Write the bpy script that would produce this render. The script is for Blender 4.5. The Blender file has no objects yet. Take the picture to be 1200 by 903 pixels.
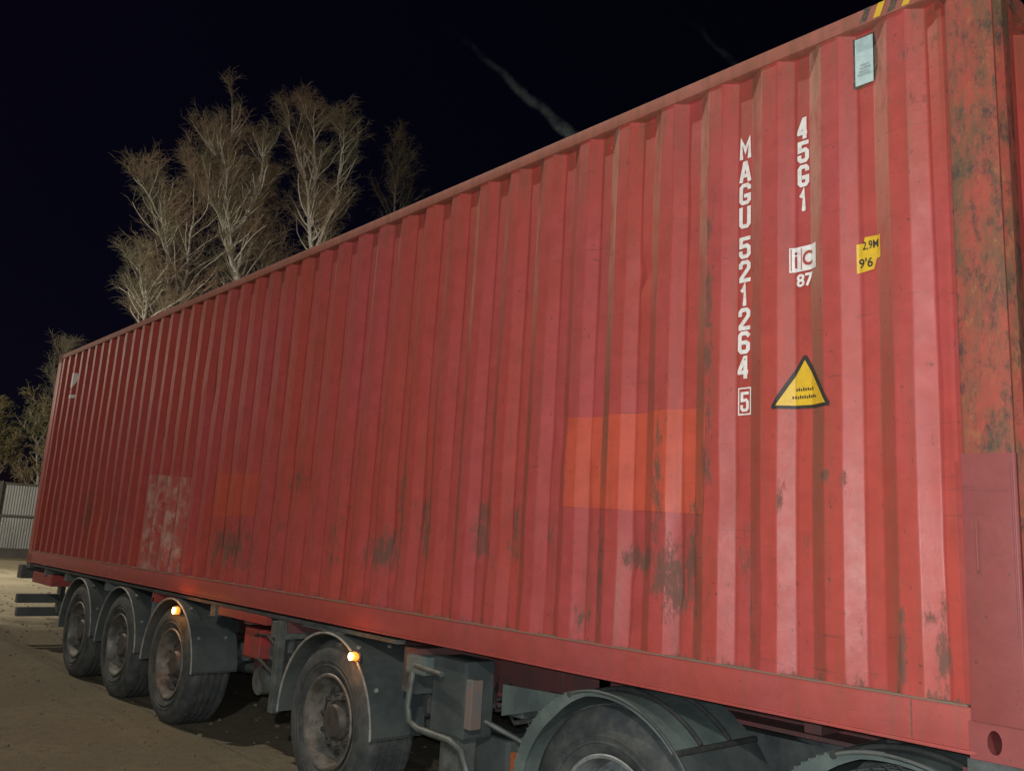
import bpy, bmesh, math, random
from mathutils import Vector, Matrix, noise
R = math.radians
rnd = random.Random(7)
S = bpy.context.scene
COL = S.collection

# ------------------------------------------------------------------ camera, sky, sun, exposure
cam_d = bpy.data.cameras.new('camera'); cam_d.lens = 29.765; cam_d.sensor_width = 36
cam_d.clip_start = 0.05; cam_d.clip_end = 2000
cam = bpy.data.objects.new('camera', cam_d); COL.objects.link(cam)
rx, ux, fx = (0.67685437, 0.73381617, 0.05815496), (0.09842319, -0.16850955, 0.98077388), (-0.7295074, 0.65811729, 0.18628095)
CAMP = (0.954, -3.148, 1.694)
cam.matrix_world = Matrix(((rx[0], ux[0], -fx[0], CAMP[0]), (rx[1], ux[1], -fx[1], CAMP[1]), (rx[2], ux[2], -fx[2], CAMP[2]), (0, 0, 0, 1)))
S.camera = cam

W = bpy.data.worlds.new("World"); S.world = W; W.use_nodes = True
wn = W.node_tree; bg = wn.nodes['Background']
SUN_EL, SUN_AZ = 48.0, 66.0           # warm flood light of the yard, from high on the left
sky = wn.nodes.new('ShaderNodeTexSky'); sky.sky_type = 'NISHITA'; sky.sun_disc = False
sky.sun_elevation = R(SUN_EL); sky.sun_rotation = R(180 + SUN_AZ)
tint = wn.nodes.new('ShaderNodeMix'); tint.data_type = 'RGBA'; tint.blend_type = 'MULTIPLY'; tint.inputs[0].default_value = 1
tint.inputs[7].default_value = (0.55, 0.38, 0.85, 1)
wn.links.new(sky.outputs[0], tint.inputs[6]); wn.links.new(tint.outputs[2], bg.inputs['Color'])
bg.inputs['Strength'].default_value = 0.0009

sd = bpy.data.lights.new('sun', 'SUN'); sd.energy = 1.45; sd.angle = R(0.5); sd.color = (1.0, 0.86, 0.70)
sun = bpy.data.objects.new('sun', sd); COL.objects.link(sun)
d = Vector((-math.sin(R(SUN_AZ)) * math.cos(R(SUN_EL)), -math.cos(R(SUN_AZ)) * math.cos(R(SUN_EL)), math.sin(R(SUN_EL))))
sun.rotation_euler = d.to_track_quat('Z', 'Y').to_euler()
# the phone's own flash, beside the lens
fd = bpy.data.lights.new('flash', 'POINT'); fd.energy = 385; fd.shadow_soft_size = 0.03; fd.color = (0.93, 0.98, 1.0)
fl = bpy.data.objects.new('flash', fd); COL.objects.link(fl); fl.location = (0.98, -3.17, 1.74)

S.view_settings.view_transform = 'Standard'; S.view_settings.look = 'None'
S.view_settings.exposure = 0; S.view_settings.gamma = 1
try: S.view_settings.use_curve_mapping = False
except Exception: pass
S.render.engine = 'CYCLES'
S.render.resolution_x = 1024; S.render.resolution_y = 770

# ------------------------------------------------------------------ material helper
class N:
    def __init__(s, name):
        s.m = bpy.data.materials.new(name); s.m.use_nodes = True
        s.t = s.m.node_tree; s.b = s.t.nodes['Principled BSDF']
        s.out = s.t.nodes['Material Output']
        s.tc = s.t.nodes.new('ShaderNodeTexCoord')
    def put(s, sock, v):
        if isinstance(v, bpy.types.NodeSocket): s.t.links.new(v, sock)
        elif v is not None:
            if hasattr(sock, 'default_value') and isinstance(v, (tuple, list)) and len(v) == 3 and len(sock.default_value) == 4: v = (*v, 1)
            sock.default_value = v
    def coord(s, scale=(1, 1, 1), kind='Object'):
        n = s.t.nodes.new('ShaderNodeMapping'); s.t.links.new(s.tc.outputs[kind], n.inputs[0]); n.inputs['Scale'].default_value = scale
        return n.outputs[0]
    def noise(s, scale, detail=4, rough=.55, stretch=(1, 1, 1), dist=0):
        n = s.t.nodes.new('ShaderNodeTexNoise'); s.t.links.new(s.coord(stretch), n.inputs['Vector'])
        n.inputs['Scale'].default_value = scale; n.inputs['Detail'].default_value = detail
        n.inputs['Roughness'].default_value = rough; n.inputs['Distortion'].default_value = dist
        return n.outputs[0]
    def math(s, op, a, b=0, clamp=False):
        n = s.t.nodes.new('ShaderNodeMath'); n.operation = op; n.use_clamp = clamp
        s.put(n.inputs[0], a); s.put(n.inputs[1], b); return n.outputs[0]
    def ramp(s, v, lo, hi, a=0.0, b=1.0):
        n = s.t.nodes.new('ShaderNodeMapRange'); n.interpolation_type = 'SMOOTHSTEP'
        s.put(n.inputs[0], v); s.put(n.inputs[1], lo); s.put(n.inputs[2], hi); s.put(n.inputs[3], a); s.put(n.inputs[4], b)
        return n.outputs[0]
    def mix(s, f, a, b):
        n = s.t.nodes.new('ShaderNodeMix'); n.data_type = 'RGBA'
        s.put(n.inputs[0], f); s.put(n.inputs[6], a); s.put(n.inputs[7], b); return n.outputs[2]
    def attr(s, name):
        n = s.t.nodes.new('ShaderNodeAttribute'); n.attribute_name = name; return n.outputs['Fac']
    def bump(s, h, strength=.3, dist=.01):
        n = s.t.nodes.new('ShaderNodeBump'); n.inputs['Strength'].default_value = strength; n.inputs['Distance'].default_value = dist
        s.put(n.inputs['Height'], h); s.t.links.new(n.outputs[0], s.b.inputs['Normal'])
    def sep(s):
        n = s.t.nodes.new('ShaderNodeSeparateXYZ'); s.t.links.new(s.tc.outputs['Object'], n.inputs[0]); return n.outputs
    def done(s, color, rough=.6, metal=0.0, spec=.5):
        s.put(s.b.inputs['Base Color'], color); s.put(s.b.inputs['Roughness'], rough); s.put(s.b.inputs['Metallic'], metal)
        s.b.inputs['Specular IOR Level'].default_value = spec
        return s.m

def paint(name, ca, cb, rust=.30, wear=1.0, heavy=False, rough=.43):
    """faded container paint: hue drift, vertical grime, light painted on flank tops, rust specks, dirt where the mesh says so"""
    n = N(name)
    c = n.mix(n.ramp(n.noise(1.3, 3, .6, (1, 1, .45)), .38, .62), ca, cb)
    c = n.mix(n.ramp(n.noise(9, 5, .7), .3, .75, 0, .42), c, tuple(k * .62 for k in ca))
    st = n.noise(22, 3, .6, (1, 1, .05))
    c = n.mix(n.ramp(st, .50, .72, 0, rust), c, (.19, .085, .05))
    # flank grime, dark low down; pale tan tops paint in the lit wedges
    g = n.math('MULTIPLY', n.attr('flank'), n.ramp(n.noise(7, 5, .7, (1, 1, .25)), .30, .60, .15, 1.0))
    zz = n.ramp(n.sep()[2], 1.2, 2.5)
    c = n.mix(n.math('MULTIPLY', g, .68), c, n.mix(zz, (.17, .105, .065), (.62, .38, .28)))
    dm = n.ramp(n.math('ADD', n.attr('dirt'), n.math('MULTIPLY', n.math('SUBTRACT', n.noise(26, 10, .82, (1, 1, .30)), .5), 4.2)), .42, 1.0)
    c = n.mix(n.math('MULTIPLY', dm, .84 * wear), c, (.115, .068, .048))
    top = n.math('MULTIPLY', n.ramp(n.sep()[2], 2.35, 2.82), n.ramp(n.noise(18, 5, .7, (1, 1, .12)), .45, .62))
    c = n.mix(n.math('MULTIPLY', top, .5), c, (.20, .09, .05))
    # scratches and chips
    ch = n.ramp(n.noise(46, 3, .65, (1, 1, .7)), .665, .72)
    c = n.mix(n.math('MULTIPLY', ch, .75), c, (.10, .05, .035))
    sc = n.ramp(n.noise(5, 2, .5, (.6, 1, 9), 1.5), .715, .725)
    c = n.mix(n.math('MULTIPLY', sc, .35), c, (.07, .05, .045))
    if heavy:
        r1 = n.ramp(n.noise(10, 8, .75, (1, 1, .35)), .42, .66)
        r2 = n.ramp(n.noise(14, 10, .82, (1, 1, .5)), .48, .62)
        r3 = n.ramp(n.noise(4.2, 9, .78, (2.2, 1, .5)), .46, .60)
        c = n.mix(n.math('MULTIPLY', r1, .9), c, (.21, .085, .05))
        c = n.mix(n.math('MULTIPLY', r3, .75), c, (.10, .085, .045))
        c = n.mix(n.math('MULTIPLY', r2, .85), c, (.045, .038, .036))
        c = n.mix(n.ramp(n.noise(20, 9, .8, (1, 1, .45)), .54, .62, 0, .55), c, (.36, .14, .06))
    ro = n.math('ADD', n.math('MULTIPLY', n.noise(14, 4, .6), .22), n.math('ADD', n.math('MULTIPLY', dm, .3), rough - .08))
    if heavy: ro = .75
    n.bump(n.noise(34, 5, .6), .16 if not heavy else .5, .006)
    return n.done(c, ro, 0, .42)

M = {}
RED_A, RED_B = (.43, .070, .054), (.43, .074, .074)
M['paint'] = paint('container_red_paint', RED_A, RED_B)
M['orange'] = paint('repainted_orange_red', (.54, .088, .046), (.56, .094, .058), .3)
M['orangedull'] = paint('older_orange_red_patch', (.50, .082, .048), (.47, .080, .055), .3)
M['rustpost'] = paint('rusted_post_paint', (.40, .070, .050), (.38, .085, .058), .4, heavy=True, rough=.7)
M['railpaint'] = paint('bottom_rail_paint', (.37, .066, .052), (.36, .070, .068), .45, rough=.52)
M['railtop'] = paint('weathered_rail_paint', (.34, .11, .075), (.38, .13, .10), .5, rough=.6)
M['mauve'] = paint('mauve_red_primer', (.27, .066, .060), (.25, .068, .070), .15, rough=.45)
def plain(name, a, b, scale=8, rough=.6, metal=0.0, bump=.2, spec=.5, bscale=40, stretch=(1, 1, 1)):
    n = N(name); f = n.ramp(n.noise(scale, 6, .65, stretch), .35, .65)
    n.bump(n.noise(bscale, 4, .6), bump, .006)
    return n.done(n.mix(f, a, b), rough, metal, spec)
def white_mat():
    n = N('worn_white_paint')
    c = n.mix(n.ramp(n.noise(40, 5, .7), .35, .7), (.80, .80, .78), (.66, .62, .58))
    c = n.mix(n.ramp(n.noise(26, 8, .8), .62, .67, 0, .8), c, (.42, .10, .085))
    return n.done(c, .5)
M['white'] = white_mat()
M['black'] = plain('black_print', (.02, .02, .02), (.04, .035, .03), 60, .6)
M['tag'] = plain('pale_blue_plate', (.50, .66, .66), (.40, .54, .55), 30, .5)
M['tagprint'] = plain('grey_print', (.22, .28, .30), (.40, .48, .48), 90, .6)
def yellow_mat():
    n = N('worn_yellow_sticker')
    c = n.mix(n.ramp(n.noise(30, 6, .7), .35, .7, 0, .5), (.72, .46, .03), (.50, .30, .03))
    c = n.mix(n.ramp(n.noise(70, 4, .7), .64, .70), c, (.25, .08, .04))
    return n.done(c, .45)
M['yellow'] = yellow_mat()
def faded_mat():
    n = N('peeled_placard')
    c = n.mix(n.ramp(n.noise(6, 7, .75, (1, 1, .8)), .34, .56), (.48, .30, .25), (.40, .085, .07))
    c = n.mix(n.ramp(n.noise(16, 5, .7, (1, 1, .3)), .52, .66, 0, .8), c, (.20, .12, .08))
    return n.done(c, .6)
M['placard'] = faded_mat()
M['placardred'] = plain('faded_red_print', (.40, .04, .04), (.42, .20, .16), 14, .6)
M['hazardblack'] = plain('worn_hazard_black', (.03, .03, .03), (.16, .10, .06), 40, .6)
M['ledge'] = plain('grey_green_road_dirt', (.17, .15, .11), (.26, .12, .09), 9, .9, bscale=30, bump=.5)
M['frame'] = plain('trailer_frame_red', (.16, .05, .05), (.10, .055, .05), 6, .65, 0, .3)
M['framegrey'] = plain('dirty_grey_steel', (.10, .115, .11), (.055, .06, .06), 7, .65, 0, .4)
M['guard'] = plain('road_film_plastic', (.046, .059, .060), (.082, .095, .090), 3.2, .55, 0, .35)
M['guardpale'] = plain('pale_dusty_plastic', (.13, .165, .152), (.075, .10, .097), 3.5, .55, 0, .35)
M['lip'] = plain('lit_edge_strip', (.30, .30, .27), (.16, .17, .16), 12, .5)  # pale colour paints in the light that guard edges catch; bolts share it
M['flap'] = plain('rubber_flap', (.02, .022, .022), (.045, .045, .042), 9, .8)
def tyre_mat():
    n = N('tyre_rubber')
    c = n.mix(n.ramp(n.noise(7, 6, .7), .35, .68), (.035, .042, .045), (.085, .09, .082))
    n.bump(n.noise(70, 4, .6), .4, .004)
    return n.done(c, .78)
M['tyre'] = tyre_mat()
M['rim'] = plain('dusty_steel_rim', (.20, .195, .175), (.085, .08, .07), 9, .5, .25, .35)
M['rimdark'] = plain('tractor_steel_rim', (.26, .29, .29), (.14, .15, .15), 9, .5, .2, .35)
M['hub'] = plain('rusty_hub', (.085, .072, .062), (.05, .048, .045), 18, .6, .2, .3)
M['redpart'] = plain('red_painted_part', (.36, .035, .03), (.20, .05, .045), 12, .55)
M['greypart'] = plain('galvanised_part', (.13, .145, .135), (.075, .085, .08), 10, .55, .2, .3)
M['tank'] = plain('dirty_air_tank', (.14, .15, .145), (.20, .15, .13), 8, .5, .1, .3)
M['reflector'] = plain('orange_reflector', (.30, .09, .03), (.22, .06, .03), 50, .3)
M['cab'] = plain('cab_paint', (.50, .52, .54), (.42, .44, .46), 2, .3, 0, .05)
M['glass'] = plain('dark_glass', (.012, .016, .02), (.02, .025, .03), 2, .08, 0, 0)
M['plywood'] = plain('container_floor', (.12, .07, .04), (.08, .05, .03), 5, .8)
def bark_mat():
    n = N('birch_bark')
    c = n.mix(n.ramp(n.noise(2.2, 5, .7, (1, 1, 1.6)), .55, .66), (.86, .85, .79), (.20, .18, .14))
    return n.done(c, .8)
M['bark'] = bark_mat()
M['barkdim'] = plain('dim_grey_bark', (.50, .49, .43), (.16, .15, .12), 3, .85)  # darker bark; weaker lamp light on the farthest birch is painted in
M['twig'] = plain('birch_twig', (.36, .26, .185), (.25, .25, .17), .35, .85, 0, 0)
M['twigdim'] = plain('dim_twig', (.34, .28, .20), (.24, .24, .165), .35, .85, 0, 0)
M['leaf'] = plain('late_leaves', (.15, .13, .045), (.085, .105, .042), .9, .8, 0, 0)
def sheet_mat():
    n = N('zinc_sheet')
    c = n.mix(n.ramp(n.noise(.8, 4, .6), .35, .65), (.20, .215, .215), (.15, .16, .165))
    c = n.mix(n.ramp(n.noise(3, 4, .6, (1, 1, .1)), .5, .75, 0, .35), c, (.16, .15, .13))
    return n.done(c, .6, .1)
M['sheet'] = sheet_mat()
M['fencepost'] = plain('dark_post', (.03, .03, .028), (.05, .045, .04), 5, .7)
def ground_mat():
    n = N('packed_earth_yard')
    X, Y, Z = n.sep()
    fine = n.noise(9, 8, .75); mid = n.noise(.9, 6, .65); big = n.noise(.16, 4, .6)
    c = n.mix(n.ramp(mid, .36, .66), (.145, .130, .088), (.180, .160, .108))
    c = n.mix(n.ramp(fine, .42, .66), c, (.125, .112, .076))
    # sandy yard further out, its lamp-lit paleness painted into the colour
    lit_patch = n.ramp(n.math('ADD', n.math('MULTIPLY', X, -1.0), n.math('MULTIPLY', n.math('SUBTRACT', mid, .5), 9.0)), 13.6, 17.5)
    lit_sand = n.mix(n.ramp(n.noise(.35, 5, .6, (1, .3, 1)), .36, .66), (.44, .40, .28), (.30, .275, .19))
    c = n.mix(lit_patch, c, lit_sand)
    grass = n.ramp(n.math('ADD', n.math('MULTIPLY', X, -1.0), n.math('MULTIPLY', n.math('SUBTRACT', big, .5), 14.0)), 28, 33)
    c = n.mix(grass, c, (.17, .15, .095))
    rut = n.ramp(n.noise(1.1, 3, .5, (.05, 1.6, 1), .4), .52, .62, 0, .5)
    c = n.mix(n.math('MULTIPLY', rut, n.math('SUBTRACT', 1.0, lit_patch, True)), c, (.10, .085, .06))
    h = n.math('ADD', n.math('ADD', n.math('MULTIPLY', rut, -1.5), n.math('MULTIPLY', fine, .7)), n.math('MULTIPLY', n.noise(40, 4, .7), .5))
    n.bump(h, .9, .03)
    return n.done(c, .92, 0, .25)
M['ground'] = ground_mat()
M['stone'] = plain('yard_stone', (.17, .15, .105), (.11, .098, .07), 3, .9)

# ------------------------------------------------------------------ mesh helper
class MB:
    def __init__(s): s.v, s.f = [], []
    def add(s, vs, fs):
        o = len(s.v); s.v += [tuple(v) for v in vs]; s.f += [tuple(i + o for i in f) for f in fs]; return s
    def box(s, x0, x1, y0, y1, z0, z1):
        return s.add([(x, y, z) for x in (x0, x1) for y in (y0, y1) for z in (z0, z1)],
                     [(0, 1, 3, 2), (4, 6, 7, 5), (0, 4, 5, 1), (2, 3, 7, 6), (0, 2, 6, 4), (1, 5, 7, 3)])
    def prism(s, prof, axis, a, b):
        """closed profile of 2-D points extruded along an axis from a to b"""
        def P(p, t): return {'x': (t, p[0], p[1]), 'y': (p[0], t, p[1]), 'z': (p[0], p[1], t)}[axis]
        n = len(prof)
        return s.add([P(p, a) for p in prof] + [P(p, b) for p in prof],
                     [(i, (i + 1) % n, n + (i + 1) % n, n + i) for i in range(n)] + [tuple(range(n))[::-1], tuple(range(n, 2 * n))])
    def tube(s, pts, rad, k=8, cap=True):
        pts = [Vector(p) for p in pts]; n = len(pts)
        if not isinstance(rad, (list, tuple)): rad = [rad] * n
        vs, fs = [], []; up = None
        for i, p in enumerate(pts):
            t = (pts[min(i + 1, n - 1)] - pts[max(i - 1, 0)]).normalized()
            if up is None: up = t.orthogonal().normalized()
            a = (up - t * up.dot(t)); a = a.normalized() if a.length > 1e-6 else t.orthogonal().normalized()
            up = a; b = t.cross(a)
            for j in range(k):
                an = 2 * math.pi * j / k; vs.append(p + (a * math.cos(an) + b * math.sin(an)) * rad[i])
        for i in range(n - 1):
            for j in range(k): fs.append((i * k + j, i * k + (j + 1) % k, (i + 1) * k + (j + 1) % k, (i + 1) * k + j))
        if cap: fs += [tuple(range(k))[::-1], tuple(range((n - 1) * k, n * k))]
        return s.add(vs, fs)
    def lathe(s, prof, c, k=48, skip=None, close=False):
        """profile of (radius, y) turned about the y axis through c"""
        n = len(prof); vs = []
        for j in range(k):
            an = 2 * math.pi * j / k
            for r, y in prof: vs.append((c[0] + r * math.cos(an), c[1] + y, c[2] + r * math.sin(an)))
        fs = []
        for j in range(k):
            for i in range(n - 1 if not close else n):
                if skip and skip(j, i): continue
                i2 = (i + 1) % n
                fs.append((j * n + i, j * n + i2, ((j + 1) % k) * n + i2, ((j + 1) % k) * n + i))
        return s.add(vs, fs)
    def build(s, name, mat, parent=None, smooth=None, bevel=0, loc=None):
        me = bpy.data.meshes.new(name); me.from_pydata(s.v, [], s.f); me.update()
        bm = bmesh.new(); bm.from_mesh(me)
        bmesh.ops.recalc_face_normals(bm, faces=bm.faces)
        if bevel:
            es = [e for e in bm.edges if len(e.link_faces) == 2 and e.calc_face_angle(0) > .6]
            bmesh.ops.bevel(bm, geom=es, offset=bevel, segments=2, affect='EDGES', profile=.6, clamp_overlap=True)
        bm.to_mesh(me); bm.free()
        if smooth is not None: smooth_by(me, smooth)
        me.materials.append(mat)
        return link(name, me, parent, loc)
def smooth_by(me, deg):
    me.polygons.foreach_set('use_smooth', [True] * len(me.polygons))
    bm = bmesh.new(); bm.from_mesh(me)
    for e in bm.edges: e.smooth = not (len(e.link_faces) == 2 and e.calc_face_angle(0) > R(deg))
    bm.to_mesh(me); bm.free()
def link(name, data, parent=None, loc=None):
    o = bpy.data.objects.new(name, data); COL.objects.link(o)
    if parent: o.parent = parent
    if loc: o.location = loc
    return o
def thing(name, label, cat, loc=(0, 0, 0), group=None):
    o = bpy.data.objects.new(name, None); COL.objects.link(o); o.location = loc; o.empty_display_size = .2
    o['label'] = label; o['category'] = cat
    if group: o['group'] = group
    return o
def copy_tree(o, parent=None):
    c = o.copy(); COL.objects.link(c)
    c.parent = parent
    for ch in list(o.children): copy_tree(ch, c)
    return c

# ------------------------------------------------------------------ the ground
g = MB()
xs = [-400, -120, -70, -50, -40] + [-30 + i * 1.0 for i in range(36)] + [10, 40, 400]
ys = [-400, -100, -40, -20] + [-10 + i * 1.0 for i in range(24)] + [20, 40, 80, 140, 400]
for x in xs:
    for y in ys:
        near = max(0, 1 - abs(x + 10) / 30) * max(0, 1 - abs(y) / 16)
        z = near * .025 * noise.noise(Vector((x * .35, y * .5, 3)))
        if -11 < x < 1 and -1 < y < 4: z = 0
        g.v.append((x, y, z))
for i in range(len(xs) - 1):
    for j in range(len(ys) - 1):
        a = i * len(ys) + j; g.f.append((a, a + len(ys), a + len(ys) + 1, a + 1))
go = g.build('ground', M['ground'], smooth=60); go['kind'] = 'structure'

st = MB()
for i in range(2200):
    x = -2 - 22 * rnd.random() ** 1.3; y = rnd.uniform(-4.5, 3.5)
    if -11 < x < -1 and y > .1 and rnd.random() < .5: continue
    r = rnd.choice((.006, .009, .012, .018)) * rnd.uniform(.7, 1.5)
    a = rnd.random() * 6.28; vs = []
    for k, (h, q) in enumerate(((0, 1), (.7, .75))):
        for j in range(5):
            t = a + j * 1.2566 + rnd.uniform(-.2, .2); vs.append((x + r * q * 1.3 * math.cos(t), y + r * q * math.sin(t), r * h * rnd.uniform(.7, 1.1)))
    st.add(vs, [(j, (j + 1) % 5, 5 + (j + 1) % 5, 5 + j) for j in range(5)] + [(5, 6, 7, 8, 9)])
so = st.build('gravel', M['stone']); so['kind'] = 'stuff'; so['label'] = 'loose small stones scattered over the packed brown earth beside the trailer'; so['category'] = 'gravel'

# ------------------------------------------------------------------ the container
H = 1.10
CON = thing('shipping_container', 'long faded red corrugated shipping container with white code lettering, loaded on the trailer', 'container', (0, 0, H))
P_, X0 = .28305, -.397
FO, SL, FI = .0745, .0685, .0715          # outer flat, slope, inner flat
YO, YI = .008, .045
Z0, Z1 = .150, 2.815
LEFT, RIGHT = -12.03, -.150
dents = [(-1.42, .60, .05, .16, .016), (-1.36, .45, .09, .10, .012), (-1.62, .58, .12, .10, .012), (-2.62, .62, .10, .22, .012), (-2.36, .45, .12, .14, .010),
         (-3.7, .62, .2, .18, .014), (-4.9, .95, .15, .2, .010), (-6.0, .5, .3, .2, .016), (-3.3, .9, .12, .3, .008), (-.95, .45, .05, .12, .008),
         (-2.05, .40, .1, .2, .010), (-.29, .60, .06, .35, -.012), (-.24, 1.2, .05, .4, .006), (-7.2, .8, .3, .3, .010), (-9.4, .7, .4, .3, .012), (-5.5, 1.5, .3, .5, .007), (-2.3, 1.9, .2, .5, .005)]
_r = random.Random(11)
for _ in range(46):
    dents.append((-.5 - 11.3 * _r.random(), _r.uniform(.3, 2.5) * (_r.random() ** .5), _r.uniform(.03, .14), _r.uniform(.04, .28), _r.choice((1, 1, -1)) * _r.uniform(.004, .010)))
def prof(x):
    """depth of the pressed sheet at x"""
    if x > X0 + FO + SL + FI: 
        return YI - .006
    u = (X0 - x) / P_; u = (u - math.floor(u)) * P_          # distance left of an outer flat's left edge
    # going left from that edge: slope down, inner flat, slope up, outer flat
    if u < SL: return YO + (YI - YO) * u / SL
    if u < SL + FI: return YI
    if u < 2 * SL + FI: return YI + (YO - YI) * (u - SL - FI) / SL
    return YO
def prof0(x):
    # first outer flat and its right slope, next to the corner post
    if x > X0: 
        u = x - X0
        if u < FO: return YO
        if u < FO + SL: return YO + (YI - YO) * (u - FO) / SL
        return YI - .012 * max(0, min(1, (u - FO - SL) / .05))
    return prof(x)
def wy(x, z):
    wob = .0045 * noise.noise(Vector((math.floor((x - X0) / P_) * 7.7, z * 1.3, 2)))
    y = prof0(x + wob)
    e = min(1, max(0, (z - Z0) / .12)) * min(1, max(0, (Z1 - z) / .12))
    d_ = 0
    for cx, cz, sx, sz, a in dents:
        q = ((x - cx) / sx) ** 2 + ((z - cz) / sz) ** 2
        if q < 9: d_ += a * math.exp(-q)
    d_ += .0040 * noise.noise(Vector((x * 3.1, z * 1.1, 5))) + .0016 * noise.noise(Vector((x * 9, z * 3.0, 9)))
    return y + max(-.005, d_) * e
scuffs = [(-.395, .30, .012, .14, 1), (-.262, .31, .014, .14, 1), (-.29, .43, .022, .025, .9), (-1.32, .60, .03, .22, .95), (-1.45, .52, .07, .13, 1), (-1.60, .57, .11, .05, 1), (-1.38, .38, .06, .08, .8), (-1.5, .95, .025, .30, .9),
          (-2.75, .68, .07, .17, .85), (-2.49, .68, .05, .15, .8), (-3.72, .52, .16, .12, .9), (-3.55, .78, .06, .35, .7), (-3.3, .72, .07, .2, .75), (-4.94, 1.01, .12, .09, .8),
          (-.61, .93, .014, .02, 1), (-.68, .94, .016, .025, 1), (-1.05, .65, .03, .12, .75), (-6.0, .45, .35, .16, .85), (-9.94, .72, .18, .22, .7), (-1.23, 1.56, .02, .75, .85),
          (-2.2, .65, .06, .07, .55), (-1.97, .28, .05, .05, .8), (-.88, .88, .012, .08, .6), (-5.2, .6, .12, .25, .55), (-4.3, .6, .1, .3, .5), (-7.6, .5, .3, .2, .5), (-8.9, .6, .2, .35, .5),
          (-2.1, .95, .03, .12, .45), (-1.85, .5, .03, .25, .7), (-.78, .64, .008, .06, .9), (-11.2, .8, .2, .3, .4), (-1.02, .35, .02, .1, .6), (-.53, .3, .02, .12, .4)]
def dirt(x, z):
    v = 0
    for cx, cz, sx, sz, a in scuffs:
        q = ((x - cx) / (sx * 1.25)) ** 2 + ((z - cz) / (sz * 1.2)) ** 2
        if q < 6: v = max(v, a * math.exp(-.7 * q))
    t = max(0, 1 - (z - .15) / .055)                        # dirt lying in the pockets above the sill
    v = max(v, .75 * t * (1 if prof0(x) > .02 else .55))
    if z > 2.4 and x > -.45: v = max(v, .35)
    return v + .10 * max(0, 1 - z / 1.3)
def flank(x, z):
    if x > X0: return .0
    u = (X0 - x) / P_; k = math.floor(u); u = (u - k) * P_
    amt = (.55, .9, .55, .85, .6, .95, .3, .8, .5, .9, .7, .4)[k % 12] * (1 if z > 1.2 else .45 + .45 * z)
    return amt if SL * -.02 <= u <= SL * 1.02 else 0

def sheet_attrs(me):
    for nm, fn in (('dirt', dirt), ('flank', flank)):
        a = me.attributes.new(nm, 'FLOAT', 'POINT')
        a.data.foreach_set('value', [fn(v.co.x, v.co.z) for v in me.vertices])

knees = []                                                    # corrugation knees, left to right
xx = X0
while xx > LEFT - P_:
    for q in (0, SL, SL + FI, 2 * SL + FI): knees.append(xx - q)
    xx -= P_
knees += [X0 + FO, X0 + FO + SL, X0 + FO + SL + .05]
knees = sorted(k for k in knees if LEFT < k < RIGHT)
cols = [LEFT]
for a, b in zip(knees, knees[1:] + [RIGHT]):
    # a little bend radius at each knee, then two inner columns
    cols += [a - .0065, a - .0022, a + .0022, a + .0065, a + (b - a) * .36, a + (b - a) * .66]
cols = sorted(set(round(c, 4) for c in cols if LEFT <= c <= RIGHT)); cols.append(RIGHT)
rows = [Z0 + (Z1 - Z0) * i / 84 for i in range(85)]
def sheet_y(x, z):
    for k in (x,): pass
    return wy(x, z)
w = MB()
for x in cols:
    for z in rows: w.v.append((x, wy(x, z), z))
nr = len(rows)
for i in range(len(cols) - 1):
    for j in range(nr - 1):
        a = i * nr + j; w.f.append((a, a + nr, a + nr + 1, a + 1))
me = bpy.data.meshes.new('side_wall'); me.from_pydata(w.v, [], w.f); me.update()
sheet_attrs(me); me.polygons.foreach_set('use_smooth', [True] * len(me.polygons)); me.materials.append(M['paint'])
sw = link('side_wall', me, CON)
far = link('side_wall', me, CON, (0, 2.438, 0)); far.scale = (1, -1, 1)

def decal(name, mb, mat, parent, off=.0022, attrs=False, label=None, grid=.07):
    """a flat print that follows the pressed sheet: cut at the knees, then laid on it"""
    bm = bmesh.new(); vs = [bm.verts.new(v) for v in mb.v]
    for f in mb.f:
        try: bm.faces.new([vs[i] for i in f])
        except ValueError: pass
    x0 = min(v[0] for v in mb.v); x1 = max(v[0] for v in mb.v); z0 = min(v[2] for v in mb.v); z1 = max(v[2] for v in mb.v)
    cut = [k + s for k in knees for s in (-.004, .004) if x0 < k + s < x1] + [a for a in cols if x0 < a < x1]
    for k in sorted(set(cut)):
        bmesh.ops.bisect_plane(bm, geom=bm.verts[:] + bm.edges[:] + bm.faces[:], plane_co=(k, 0, 0), plane_no=(1, 0, 0))
    q = rows
    for z in q:
        if z0 < z < z1: bmesh.ops.bisect_plane(bm, geom=bm.verts[:] + bm.edges[:] + bm.faces[:], plane_co=(0, 0, z), plane_no=(0, 0, 1))
    bm.normal_update()
    for f in bm.faces:
        if f.normal.y > 0: f.normal_flip()
    for v in bm.verts: v.co.y = wy(v.co.x, v.co.z) - off
    m_ = bpy.data.meshes.new(name); bm.to_mesh(m_); bm.free()
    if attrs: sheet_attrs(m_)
    m_.polygons.foreach_set('use_smooth', [True] * len(m_.polygons)); m_.materials.append(mat)
    o = link(name, m_, parent)
    if label: o['label'] = label
    return o
def rect(x0, x1, z0, z1):
    return MB().add([(x0, 0, z0), (x1, 0, z0), (x1, 0, z1), (x0, 0, z1)], [(0, 1, 2, 3)])
def poly(pts): return MB().add([(x, 0, z) for x, z in pts], [tuple(range(len(pts)))])
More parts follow.
